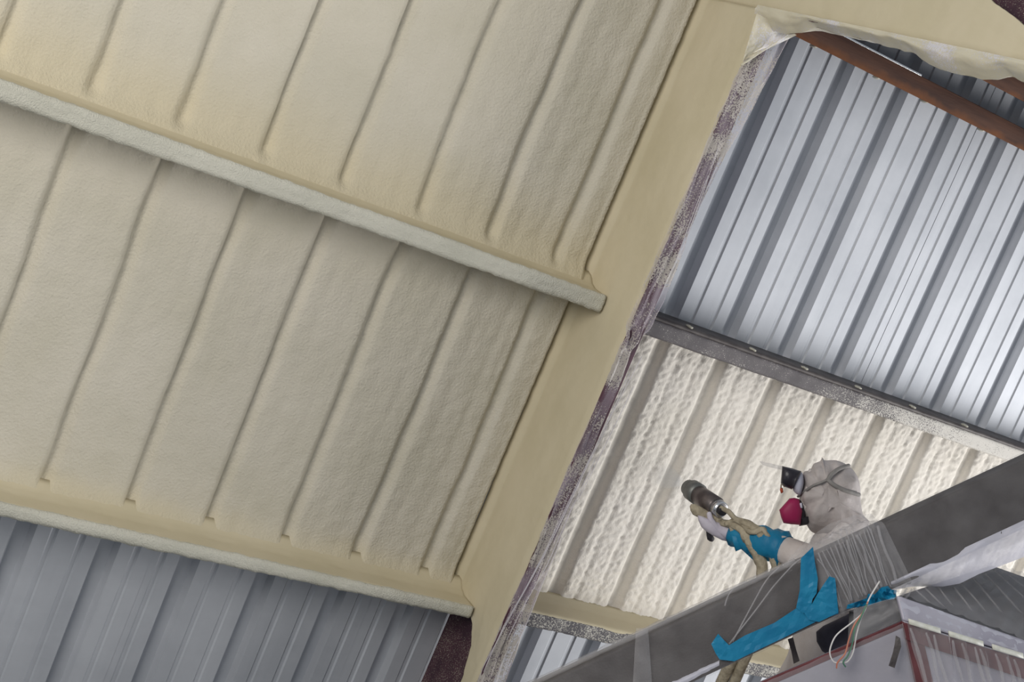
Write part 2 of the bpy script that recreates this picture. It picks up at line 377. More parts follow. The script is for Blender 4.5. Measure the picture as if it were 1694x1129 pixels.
# ------------------------------------------------------------------ girts
def sweep(name, prof, x0, x1, mat, parent, n, rnd=0.0, fs_=60, endround=0.0):
    """prof: closed list of (y, z) swept along X with a little unevenness"""
    k = len(prof); vs = []; fs = []
    for i in range(n + 1):
        x = lerp(x0, x1, i / n)
        cy = sum(p[0] for p in prof) / k; cz = sum(p[1] for p in prof) / k
        for j, (y, z) in enumerate(prof):
            a = rnd * fbm(x * fs_ * .5, y * fs_, z * fs_, 2) + rnd * .8 * fbm(x * 5, y * 9, z * 9, 2)
            L = math.hypot(y - cy, z - cz) or 1
            vs.append((x, y + a * (y - cy) / L, z + a * (z - cz) / L))
    for i in range(n):
        for j in range(k): fs.append((i * k + j, i * k + (j + 1) % k, (i + 1) * k + (j + 1) % k, (i + 1) * k + j))
    fs.append(tuple(range(k))[::-1]); fs.append(tuple(range(n * k, n * k + k)))
    return mesh(name, vs, fs, mat, parent)
def dense(prof, d=.008):
    out = []
    for (a, b), (c, e) in zip(prof, prof[1:] + prof[:1]):
        n = max(1, int(math.hypot(c - a, e - b) / d))
        out += [(lerp(a, c, i / n), lerp(b, e, i / n)) for i in range(n)]
    return out
def foamed_girt(zt, lip, label, web_h):
    r = root('girt', (1.5, -.1, zt), label, 'girt', 'foam covered girts left of the column')
    steel = [(-.002, zt - .012), (-DG + .012, zt - .012), (-DG + .012, zt - .030), (-DG + .016, zt - .030), (-DG + .016, zt - .018), (-.002, zt - .018)]
    sweep('steel_core', steel, -.6, XC + .02, M['girt_dark'], r, 1)
    top = [(-.002, zt + .05), (-.02, zt + .035), (-.045, zt + .014), (-.08, zt + .002), (-DG + .016, zt - .002), (-DG + .014, zt - .03), (-.02, zt - .03), (-.002, zt - .03)]
    o = sweep('foam_coat', dense(top, .012), -.6, XC - .004, M['foam_web'], r, 220, .0025, 30); o['label'] = 'smooth yellow foam on the girt web'
    lp = [(-DG + .02, zt - .004), (-DG + .008, zt + .004), (-DG - .004, zt + .002), (-DG - .010, zt - .012), (-DG - .010, zt - lip + .012), (-DG - .003, zt - lip), (-DG + .014, zt - lip), (-DG + .02, zt - lip + .012)]
    o = sweep('foam_lip', dense(lp, .008), -.6, XC - .020, M['foam_lip'], r, 420, .0035, 70); o['label'] = 'rough greyish foam on the girt lip'
    return r
foamed_girt(-.512, .064, 'foam covered girt across the middle of the cream foam wall', .05)
foamed_girt(-1.828, .044, 'foam covered girt along the lower edge of the cream foam, above bare sheeting', .05)
foamed_girt(.872, .06, 'foam covered girt at the top of the cream foam wall', .05)
def bare_girt(x0, x1, zt, lip, mats, label, name='girt'):
    r = root(name, (4, -.1, zt), label, 'girt')
    pr = [(YS - .001, zt), (-DG + .004, zt), (-DG, zt - .004), (-DG, zt - lip), (-DG + .0035, zt - lip), (-DG + .0035, zt - .008), (YS - .001, zt - .006)]
    sweep('steel_section', pr, x0, x1, mats, r, 40, 0)
    return r
g1 = bare_girt(XC + .06, 7.4, .732, .080, M['rust'], 'rusty brown girt across the bare sheets near the beam')
box('lit_edge_strip', (3.58, -DG - .003, .731), (4.02, -DG + .006, .738), M['chrome'], g1, bev=.001)  # bright strip added to stand for light catching the girt's top lip edge
g0 = bare_girt(XC + .06, 7.4, .90, .072, M['rust'], 'rusty girt just under the beam, highest one right of the column')
g2 = bare_girt(XC + .06, 7.4, -.520, .015, M['girt_dark'], 'dark girt between bare sheets and fresh foam, lip speckled with foam')
sp = sweep('speckled_lip', dense([(-DG - .001, -.535), (-DG - .005, -.540), (-DG - .006, -.592), (-DG - .001, -.600), (-DG + .006, -.600), (-DG + .006, -.535)], .01), XC + .06, 7.4, M['lip_new'], g2, 300, .0018, 90)
box('web_tab', (XC + .062, -DG - .012, -.575), (XC + .088, -DG + .02, -.515), M['sheet'], g2, bev=.003)
g3 = root('girt', (4, -.1, -1.785), 'foam topped girt below the fresh white foam, dark speckled lip', 'girt')
sweep('foam_coat', dense([(-.002, -1.76), (-.03, -1.772), (-.07, -1.782), (-DG + .01, -1.785), (-DG - .004, -1.79), (-DG - .004, -1.80), (-.002, -1.80)], .012), XC + .06, 7.0, M['foam_web'], g3, 200, .003, 30)
sweep('speckled_lip', dense([(-DG - .004, -1.792), (-DG - .006, -1.80), (-DG - .006, -1.848), (-DG, -1.853), (-DG + .008, -1.85), (-DG + .008, -1.792)], .01), XC + .06, 7.0, M['lip_low'], g3, 260, .002, 90)
for g, zz in ((g1, .652), (g2, -.516)):        # crumbs of foam where the ribs pass the girts
    for i in range(7, 14):
        x = RIB0 + PIT * i + random.uniform(-.03, .03)
        if x < XC + .12: continue
        bm = bmesh.new(); bmesh.ops.create_icosphere(bm, subdivisions=2, radius=1)
        for v in bm.verts:
            k = 1 + .5 * noise.noise(v.co * 2 + Vector((i, zz * 9, 0)))
            v.co = Vector((x + v.co.x * .014 * k, -DG + .02 + v.co.y * .02, zz + v.co.z * .006 * k))
        frombm('foam_crumb', bm, M['foam_lip'], g, smooth=True)
# ------------------------------------------------------------------ steel frame: column and beam with foam and plastic
fr = root('steel_frame', (XC + .05, -.2, -H), 'maroon steel column and beam, web foamed smooth and flange masked with plastic', 'steel frame')
ZB = .660
box('column_web', (XC + .022, -DW + .006, -H), (XC + .034, .02, 1.7), M['maroon'], fr, bev=0)
box('beam_web', (XC + .022, -5.2, ZB + .006), (XC + .034, -DW + .006, 1.7), M['maroon'], fr, bev=0)
box('column_flange', (XC + .0, -DW - .006, -H), (XC + .062, -DW + .006, ZB), M['maroon_flange'], fr, bev=.001)
box('beam_flange', (XC + .0, -5.2, ZB - .006), (XC + .062, -DW - .006, ZB + .006), M['maroon'], fr, bev=.001)
box('base_plate', (XC - .10, -DW - .05, -H), (XC + .15, .01, -H + .02), M['maroon'], fr, bev=.001)
def low_edge(z): return pl([(-2.7, -.365), (-2.15, -.318), (-1.95, -.262), (-1.88, -.195), (-1.84, -.10), (-1.80, .045)], z) + .010 * fbm(3, z * 25, 3)
def beam_top(y): return min(1.25, max(.70, .824 + (y + 1.458) * .31)) + .006 * fbm(y * 18, 1, 5) if y < -1.0 else 1.25
def web_coat():
    vs = []; fs = []; st = .014
    def patch(n1, n2, fn):
        off = len(vs)
        for j in range(n2 + 1):
            for i in range(n1 + 1):
                y, z = fn(i / n1, j / n2)
                x = XC + .004 * fbm(y * 6, z * 3, 1) + .0012 * fbm(y * 40, z * 40, 2, 2)
                if z < ZB: x += .010 * sstep(-DW + .03, -DW, y)
                else: x += .008 * sstep(ZB + .03, ZB, z)
                x -= .03 * math.exp(-((y - .02) / .02) ** 2)
                vs.append((x, y, z))
        for j in range(n2):
            for i in range(n1): fs.append((off + j * (n1 + 1) + i, off + j * (n1 + 1) + i + 1, off + (j + 1) * (n1 + 1) + i + 1, off + (j + 1) * (n1 + 1) + i))
    patch(31, 256, lambda u, v: (lerp(low_edge(lerp(-2.7, ZB, v)) if lerp(-2.7, ZB, v) < -1.80 else .045, -DW, u), lerp(-2.7, ZB, v)))
    patch(240, 40, lambda u, v: (lerp(.045, -3.4, u), lerp(ZB, beam_top(lerp(.045, -3.4, u)), v)))
    o = mesh('foam_coat', vs, fs, M['foam_web'], fr); o['label'] = 'smooth yellow foam on the column and beam web'
    md = o.modifiers.new('thick', 'SOLIDIFY'); md.thickness = .016; md.offset = 0
web_coat()
LE = [(-2.6, 3.082), (-2.03, 3.088), (-1.5, 3.088), (-.8, 3.086), (-.60, 3.074), (-.52, 3.072), (-.40, 3.075), (-.07, 3.076), (.33, 3.080), (.62, 3.088)]
RE = [(-2.6, 3.235), (-2.01, 3.215), (-1.762, 3.192), (-1.353, 3.180), (-.95, 3.150), (-.75, 3.152), (-.64, 3.135), (-.56, 3.175), (-.437, 3.187), (-.2, 3.172), (-.04, 3.165), (.1, 3.175), (.285, 3.205), (.5, 3.222), (.64, 3.238)]
def flange_film():
    nz = 420; nx = 44; z0, z1 = -2.6, .645
    def fn(u, v):
        z = lerp(z0, z1, v); a = pl(LE, z) + .005 * fbm(z * 14, 1, 2); b = pl(RE, z) + .004 * fbm(z * 9, 5, 2)
        x = lerp(a, b, u)
        skew = (x - XC) * 26 + z * 1.6 * (1 if z < -.6 else -.9)
        fold = 1 - abs(2 * ((skew + .5 * fbm(x * 10, z * 1.2, 3)) % 1.0) - 1)
        amp = .022 * (1 - .7 * math.exp(-((z - .3) / .16) ** 2)) * (.45 + .55 * abs(fbm(x * 6, z * 2.2, 8)))
        k = noise.noise(Vector((x * 30, z * 9, 2)))
        y = -DW - .012 - amp * fold ** 1.6 - .006 * k
        y -= .022 * math.exp(-((z + .60) / .05) ** 2) * math.sin(u * 9 + z * 60) * .6   # knot of the gathered sheet
        y += .022 * sstep(.80, 1.0, u) + .018 * sstep(.08, 0, u)
        return (x, y, z)
    vs, fs = grid(nx, nz, fn)
    o = mesh('plastic_sheet', vs, fs, M['film'], fr); o['label'] = 'crumpled lilac plastic masking the column flange'
    for pts in ([(1062, 590), (1010, 690), (960, 790), (900, 915), (850, 1010), (796, 1110)], [(1042, 618), (985, 740), (930, 860), (880, 955), (832, 1040), (800, 1112)], [(1005, 705), (950, 815), (900, 920), (850, 1010)],
                [(985, 760), (940, 855), (905, 935), (868, 1000), (838, 1060)], [(1048, 640), (1000, 740), (955, 830)], [(930, 890), (900, 960), (872, 1030), (846, 1085), (828, 1129)],
                [(1188, 245), (1168, 305), (1148, 360), (1128, 420)], [(1172, 290), (1150, 345), (1128, 405), (1112, 450)]):
        tube('fold', [onY(x, y, -DW - .026) for x, y in pts], .0014, M['film_line'], fr, seg=6, sub=3)
flange_film()
def beam_film():
    """sheet folded round the beam flange; hangs loose in two bellies"""
    def onX(x, y, X): d = ray(x, y); return CAM + d * (X / d.x)
    lp_ = [onX(x, y, XC + .045) for x, y in ((1305, 58), (1330, 55), (1352, 46), (1380, 55), (1405, 61), (1440, 68), (1475, 80), (1500, 86), (1514, 88), (1530, 102), (1560, 117), (1590, 124), (1625, 132), (1655, 134), (1675, 126), (1694, 136), (1720, 146))]
    low = sorted([(p.y, p.z) for p in lp_] + [(-3.2, .57), (-2.3, .58)])
    low_old = [(-.36, .615), (-.48, .597), (-.55, .612), (-.62, .600), (-.95, .604), (-1.12, .610), (-1.17, .600), (-1.25, .566), (-1.40, .548), (-1.55, .556), (-1.62, .580), (-1.68, .566), (-1.9, .55), (-2.3, .60), (-3.2, .59)]
    nu, nv = 150, 16; y0, y1 = -.34, -3.2
    def fn(u, v):
        y = lerp(y0, y1, u); l = pl(low, y) + .004 * fbm(y * 16, 3, 1)
        z = lerp(ZB + .010, l, v)
        x = XC - .010 + .012 * math.sin(v * math.pi) * fbm(y * 3, 2, 2) - .010 * math.sin(v * 3.1) + .006 * fbm(y * 12, v * 3, 6) + .05 * v * v
        return (x, y, z)
    vs, fs = grid(nu, nv, fn)
    o = mesh('plastic_sheet', vs, fs, M['film_white'], fr); o['label'] = 'foam dusted plastic sheet sagging from the beam flange'
    def fn2(u, v):
        y = lerp(y0, y1, u); l = pl(low, y) + .004 * fbm(y * 16, 3, 1)
        return (XC + .04 + .05 * v, y + .0, lerp(l, ZB - .012, v) + .003 * fbm(y * 14, v * 3, 9))
    vs, fs = grid(nu, 8, fn2)
    mesh('plastic_sheet', vs, fs, M['film_white'], fr)
beam_film()
# folded triangle of foamed plastic in the knee corner
vs, fs = grid(18, 14, lambda u, v: onY(lerp(lerp(1252, 1228, v), lerp(1318, 1232, v), u), lerp(lerp(22, 102, v), lerp(58, 100, v), u), -DW - .028 - .008 * fbm(u * 5, v * 5, 2)))
o = mesh('plastic_flap', vs, fs, M['film_white'], fr); o['label'] = 'folded foam dusted plastic flap in the knee corner'
tube('fold', [onY(1226, 108, -DW - .035), onY(1262, 84, -DW - .04), onY(1290, 66, -DW - .04), onY(1304, 56, -DW - .036)], .0035, M['film_white'], fr)
# ------------------------------------------------------------------ boom in its plastic
BD = 4.62                                       # distance of the boom's near face
def bl(x): return 1073 + (x - 1130) * -.4645   # middle line of the boom in the picture
A0 = W(560, bl(560), BD + .11); A1 = W(1900, bl(1900), BD + .11)
ax = (A1 - A0).normalized()
view = (W(1300, bl(1300), 1) - CAM).normalized()
upv = (-(RD) - ax * (-(RD)).dot(ax)).normalized(); fw = ax.cross(upv).normalized()
if fw.dot(view) < 0: fw = -fw
rl = math.radians(7); up2 = upv * math.cos(rl) + fw * -math.sin(rl) * -1; fw2 = fw * math.cos(rl) - upv * math.sin(rl)
HH = .093; HD = .105
boom = root('lift_boom', A0 - Vector((0, 0, 0)), 'dark square boom of the lift wrapped in clear plastic with blue tape', 'boom')
def boom_pt(s, a, b): return A0 + ax * s + up2 * a + fw2 * b
Lb = (A1 - A0).length
def rrect(hh, hd, r, n=4):
    out = []
    for cx, cy, a0 in ((hd - r, hh - r, 0), (-hd + r, hh - r, 90), (-hd + r, -hh + r, 180), (hd - r, -hh + r, 270)):
        for i in range(n + 1):
            a = math.radians(a0 + 90 * i / n); out.append((cy + r * math.sin(a), cx + r * math.cos(a)))
    return out
def boom_tube(name, hh, hd, r, s0, s1, n, mat, bulge=None, cap=True, dens=1):
    pr = rrect(hh, hd, r)
    if dens > 1: pr = [(lerp(pr[i][0], pr[(i + 1) % len(pr)][0], k / dens), lerp(pr[i][1], pr[(i + 1) % len(pr)][1], k / dens)) for i in range(len(pr)) for k in range(dens)]
    k = len(pr); vs = []; fs = []
    for i in range(n + 1):
        s = lerp(s0, s1, i / n)
        for j, (a, b) in enumerate(pr):
            L = math.hypot(a, b); e = bulge(s, a, b, j / k) if bulge else 0
            vs.append(boom_pt(s, a + e * a / L, b + e * b / L))
    for i in range(n):
        for j in range(k): fs.append((i * k + j, i * k + (j + 1) % k, (i + 1) * k + (j + 1) % k, (i + 1) * k + j))
    if cap: fs.append(tuple(range(k))[::-1]); fs.append(tuple(range(n * k, n * k + k)))
    return mesh(name, vs, fs, mat, boom)
boom_tube('boom_tube', HH, HD, .012, 0, Lb, 2, M['boom'])
def s_of(x):                                    # position along the boom under a picture column
    d = ray(x, bl(x)); best = min(range(400), key=lambda i: (W(x, bl(x), 4.4 + i * .002) - A0).cross(ax).length)
    return (W(x, bl(x), 4.4 + best * .002) - A0).dot(ax)
SG0, SG1 = s_of(1345), s_of(1474)
def wrapfn(s, a, b, j):
    e = .006 + .004 * abs(fbm(s * 6, a * 20, b * 20)) + .003 * (1 - abs(2 * ((s * 3.1 + a * 14 + .3 * fbm(s * 3, a * 4, 1)) % 1) - 1)) ** 4
    return e
wr = boom_tube('plastic_wrap', HH, HD, .016, 0, Lb, 260, M['film_boom'], wrapfn, False, 3)
def gather(s, a, b, j):
    m = sstep(SG0 - .01, SG0 + .06, s) * sstep(SG1 + .02, SG1 - .05, s)
    f = (1 - abs(2 * ((s * 34 + .9 * fbm(s * 9, a * 9, b * 9, 2) - a * 5) % 1) - 1))
    return .007 + m * (.012 * f + .006 * abs(fbm(s * 30, a * 14, 2)) + .016 * sstep(0, HH, a))
boom_tube('gathered_wrap', HH, HD, .018, SG0, SG1, 130, M['film_fold'], gather, False, 4)
def edge_roll(x0, x1):
    pts = []
    for i in range(26):
        x = lerp(x0, x1, i / 25); s = s_of(x)
        pts.append(boom_pt(s, HH + .010 + .003 * fbm(x * .02, 1, 2), -HD + .03))
    return pts
o = tube('plastic_edge', edge_roll(640, 1335), .010, M['film_fold'], boom, seg=8, sub=2, wob=.3)
# loose sheet pulled up over the worker's chest
def loose(u, v):
    x = lerp(1296, 1452, u); yt = pl([(0, 936), (.25, 892), (.5, 866), (.75, 853), (.93, 850), (1, 862)], u); yb = bl(x) - 45
    y = lerp(yb, yt, v); f = 1 - abs(2 * ((u * 7 + v * 1.5 + .5 * fbm(u * 3, v * 2, 1)) % 1) - 1)
    return W(x, y, BD + .03 + .10 * v * (1 - .2 * v) - .012 * f + .02 * fbm(u * 4, v * 3, 2))
vs, fs = grid(60, 20, loose); o = mesh('loose_plastic', vs, fs, M['film_fold'], boom); o['label'] = 'loose clear plastic pulled up over the boom'
# fold lines pressed in the wrap
for pts in ([(1206, 1066), (1250, 1010), (1280, 970), (1312, 935), (1325, 925)], [(1212, 1062), (1245, 1000), (1268, 960), (1290, 938)], [(1199, 1003), (1205, 985), (1218, 970), (1236, 962)],
            [(1352, 925), (1372, 950), (1384, 975), (1392, 1005)], [(1385, 890), (1398, 930), (1405, 965), (1410, 1000)], [(1408, 880), (1428, 925), (1446, 960), (1458, 985)], [(1435, 868), (1452, 910), (1462, 945), (1474, 972)], [(1398, 875), (1412, 915), (1422, 950), (1428, 985)]):
    tube('fold', [W(x, y, BD - .014) for x, y in pts], .0024, M['film_fold'], boom, seg=6, sub=4)
for i in range(16):
    u = (i + random.uniform(.1, .9)) / 16; xt = lerp(1352, 1452, u); xb = lerp(1392, 1480, u ** .9) + random.uniform(-6, 6)
    pts = [W(lerp(xt, xb, k / 4) + random.uniform(-2, 2), lerp(bl(xt) - 54, bl(xb) + 52, k / 4), BD - .020 - .004 * random.random()) for k in range(5)]
    tube('fold', pts, random.choice((.0018, .0026, .005)), M['film_fold'], boom, seg=6, sub=3)
# sagging white plastic under the right end
bot = [(1478, 976), (1510, 971), (1560, 971), (1588, 966), (1620, 950), (1660, 935), (1694, 922), (1760, 893), (1850, 850)]
def sag(u, v):
    x = lerp(1474, 1850, u); y0 = bl(x) + 50; y1 = max(pl(bot, x), y0 + 2); y = lerp(y0, y1, v)
    return W(x, y, BD - .004 - .02 * math.sin(v * math.pi) + .10 * v * v + .012 * fbm(u * 6, v * 2, 4))
vs, fs = grid(70, 12, sag); o = mesh('sagging_plastic', vs, fs, M['film_milky'], boom); o['label'] = 'white plastic sagging under the boom'
vs, fs = grid(30, 6, lambda u, v: W(lerp(1080, 1190, u), lerp(bl(lerp(1080, 1190, u)) + 47, bl(lerp(1080, 1190, u)) + 64 - 6 * u, v), BD + .0 - .012 * math.sin(v * 3.14) + .004 * fbm(u * 9, v * 2, 2)))
mesh('sagging_plastic', vs, fs, M['film_milky'], boom)
vs, fs = grid(6, 20, lambda u, v: W(lerp(1052, 1072, u) - 6 * v + 14 * v * (u > .5), lerp(1040, 1150, v), BD - .014 - .006 * math.sin(u * 3.14)))
mesh('plastic_strip', vs, fs, M['film_fold'], boom)
TAPES = [
 [(1188, 1049), (1176.5, 1066), (1184, 1082), (1190.7, 1092), (1215, 1094.7), (1256, 1075), (1296, 1056), (1351, 1028.6), (1387, 1016), (1387, 1008), (1350, 1004), (1317, 1007), (1281, 1031), (1232, 1052), (1206, 1068), (1198, 1060)],
 [(1325, 924), (1345, 905), (1348, 930), (1353, 958), (1351, 982), (1344, 992), (1342, 1003), (1328.6, 1016), (1317, 1006), (1323, 977)],
 [(1352, 984), (1362, 968), (1372, 954), (1381.5, 957), (1383, 970), (1384, 982), (1387, 1014), (1355, 1029.6), (1338, 1026), (1330, 1014), (1343, 1000)]]
for i, tp in enumerate(TAPES):
    o = slab('tape', tp, BD - .020 - .0025 * i, .0015, M['tape'], boom, ripple=.0035); o['label'] = ('long blue tape strip along the lower edge of the boom', 'upright blue tape strip over the boom', 'torn blue tape piece on the boom')[i]
o = slab('tape', [(1400, 1008), (1402, 1001), (1418, 996), (1434, 990), (1436, 983), (1447, 984), (1458, 972), (1469, 970), (1474, 976), (1483.5, 977), (1481.5, 991), (1459, 995), (1436, 1003)], BD - .03, .006, M['tape'], boom, ripple=.03); o['label'] = 'crumpled blue tape knot under the boom'
# foot of the boom on the floor, far outside the picture
ft = A0 + Vector((-.95, .12, 0)); ft.z = -H
o = tube('boom_tail', [A0 + ax * .02, A0 - ax * .9, Vector((ft.x, ft.y, -2.2)), Vector((ft.x, ft.y, -3.6))], .10, M['boom'], boom)
box('boom_base', (ft.x - .6, ft.y - .45, -H), (ft.x + .6, ft.y + .45, -3.6), M['yellow'], boom, bev=.03)
# ------------------------------------------------------------------ wires
for mt, rd, pts, nm, lb in (
    ('wire_w', .0022, [(1455, 962, -.03), (1441, 985, -.04), (1434, 1000, -.045), (1429, 1013, -.05), (1410, 1030, -.05), (1385, 1050, -.05), (1375, 1068, -.05), (1373, 1083, -.05), (1380, 1096, -.05), (1392, 1096, -.05), (1402, 1095, -.05), (1411, 1080, -.05), (1417, 1050, -.05), (1424, 1025, -.05), (1430, 1010, -.05)], 'white_wire', 'thin white wire loop hanging from the boom tape'),
    ('wire_o', .0024, [(1436, 996, -.045), (1428, 1013, -.05), (1413, 1035, -.055), (1404, 1060, -.055), (1398, 1082, -.055), (1386, 1096, -.055), (1384, 1106, -.05)], 'orange_wire', 'orange wire dangling inside the white wire loop'),
    ('wire_g', .0024, [(1434, 1000, -.047), (1425, 1020, -.055), (1414, 1042, -.058), (1410, 1065, -.058), (1403, 1085, -.058), (1395, 1096, -.055), (1399, 1104, -.052)], 'green_wire', 'green wire dangling inside the white wire loop')):
    o = tube(nm, [W(x, y, BD + d - .09) for x, y, d in pts], rd, M[mt], None, loc=W(pts[0][0], pts[0][1], BD + pts[0][2] - .09), seg=8, sub=5)
    tag(o, lb, 'wire')
# ------------------------------------------------------------------ plastic wrapped machine housing, lower right
hs = root('machine_housing', W(1560, 1330, 4.7), 'plastic wrapped machine housing with maroon edges and white strip, below the boom', 'machine')
def quad(name, c, mat, nu=30, nv=20, off=0.0, rip=0.0, fold=0.0, ff=9, thick=.012):
    P = [W(*q) for q in c]
    nrm = (P[1] - P[0]).cross(P[3] - P[0]).normalized()
    if nrm.dot(RF) > 0: nrm = -nrm
    def fn(u, v):
        p = P[0].lerp(P[1], u).lerp(P[3].lerp(P[2], u), v)
        e = off + rip * fbm(u * 5, v * 5, 2)
        if fold: e += fold * (1 - abs(2 * ((u * ff + .8 * v + .5 * fbm(u * 4, v * 1.5, 7)) % 1) - 1)) ** 2.5
        return p + nrm * e
    vs, fs = grid(nu, nv, fn)
    o = mesh(name, vs, fs, mat, hs)
    if thick: md = o.modifiers.new('thick', 'SOLIDIFY'); md.thickness = thick; md.offset = -1
    return o
K = (1492, 1027, 4.50); Kt = (1482, 988, 4.53); Rr_ = (1850, 1137, 4.86); Rt = (1850, 1118, 4.90)
Lf = (1210, 1148, 4.60); Kb = (1560, 1330, 4.62); Rb = (1900, 1400, 5.0); Lb_ = (1230, 1400, 4.72)
quad('top_panel', [Kt, Rt, (1850, 1010, 5.25), (1640, 936, 5.22)], M['house_top'], thick=.01)
quad('rim', [Kt, Rt, Rr_, K], M['house'], thick=.01)
quad('front_panel', [K, Rr_, Rb, Kb], M['house'], thick=.01)
quad('side_panel', [Lf, K, Kb, Lb_], M['house'], thick=.01)
quad('red_edge', [(1490, 1028, 4.494), (1520, 1037, 4.514), (1590, 1335, 4.63), (1556, 1330, 4.61)], M['house_red'], off=.002, thick=.006)
quad('red_edge', [(1205, 1151, 4.60), (1492, 1027, 4.498), (1494, 1037, 4.500), (1207, 1162, 4.603)], M['house_red'], off=.002, thick=.006)
quad('red_edge', [(1492, 1030, 4.492), (1850, 1140, 4.852), (1850, 1176, 4.855), (1496, 1058, 4.496)], M['house_red'], off=.003, thick=.006)
quad('top_sheet', [Kt, Rt, (1850, 1010, 5.25), (1640, 936, 5.22)], M['film_fold'], 120, 20, .012, .008, .007, 13, 0)['label'] = 'wrinkled clear plastic over the housing top'
quad('rim_sheet', [Kt, Rt, Rr_, K], M['film_milky'], 80, 8, .008, .006, .004, 20, 0)
quad('front_sheet', [K, Rr_, Rb, Kb], M['film_fold'], 140, 24, .024, .008, .030, 11, 0)['label'] = 'draped plastic over the housing front'
quad('side_sheet', [Lf, K, Kb, Lb_], M['film_fold'], 40, 20, .020, .010, 0, 9, 0)
for a, b in ((1496, 1547), (1562, 1618), (1634, 1684), (1700, 1760)):
    f = lambda x: (x, 1023 + (x - 1496) * .302, 4.485 + (x - 1496) * .00098)
    A, B = f(a), f(b)
    quad('white_strip', [A, B, (B[0] + 1, B[1] + 9, B[2]), (A[0] + 1, A[1] + 9, A[2])], M['strip'], 4, 2, .016, 0, 0, 1, .006)
for pts in ([(1512, 974), (1530, 990), (1552, 1010)], [(1530, 973), (1552, 995), (1578, 1020)], [(1552, 972), (1566, 990), (1590, 1022)], [(1576, 970), (1600, 1000), (1622, 1034)], [(1590, 966), (1625, 1005), (1650, 1042)],
            [(1610, 957), (1650, 1005), (1686, 1052)], [(1628, 948), (1672, 995), (1720, 1050)], [(1640, 940), (1690, 985), (1750, 1040)], [(1655, 942), (1700, 975), (1760, 1015)], [(1500, 975), (1494, 984), (1489, 990)], [(1508, 976), (1502, 986), (1496, 993)]):
    tube('fold', [W(x, y, 4.50 + .0021 * (x - 1490) + .0045 * max(0, 1000 - y) * .8) for x, y in pts], .0032, M['film_fold'], hs, seg=6, sub=3)
for i in range(11):
    x = 1512 + i * 19 + random.uniform(-6, 6); y0 = 1036 + (x - 1496) * .302; ln = random.uniform(60, 130); t0 = 4.45 + (x - 1496) * .00098
    tube('fold', [W(x + ln * k * .09 + random.uniform(-2, 2), y0 + ln * k / 3, t0 + .004 * k) for k in range(4)], [.003, .006, .005, .002], M['film_fold'], hs, seg=6, sub=3)
o = slab('bracket', [(1303, 1058), (1312, 1055), (1317, 1075), (1323, 1094), (1313, 1099), (1309, 1078)], 4.80, .02, M['girt_dark'], hs)
o = slab('flap', [(1482, 1052), (1489, 1056), (1491, 1070), (1486, 1085), (1480, 1106), (1470, 1102), (1477, 1080), (1480, 1066)], 4.46, .006, M['girt_dark'], hs, ripple=.004); o['label'] = 'short dark strap end hanging from the housing'
vs, fs = grid(16, 14, lambda u, v: W(lerp(1412, 1490, u), lerp(lerp(1008, 986, u), lerp(1078, 1026, u), v), 4.56 - .02 * math.sin(v * 3) + .015 * fbm(u * 4, v * 4, 1)))
mesh('side_sheet', vs, fs, M['film_fold'], hs)
quad('neck_plate', [(1405, 1012, 4.68), (1482, 982, 4.66), (1494, 1034, 4.60), (1405, 1078, 4.66)], M['house_top'], 8, 8, thick=.02)
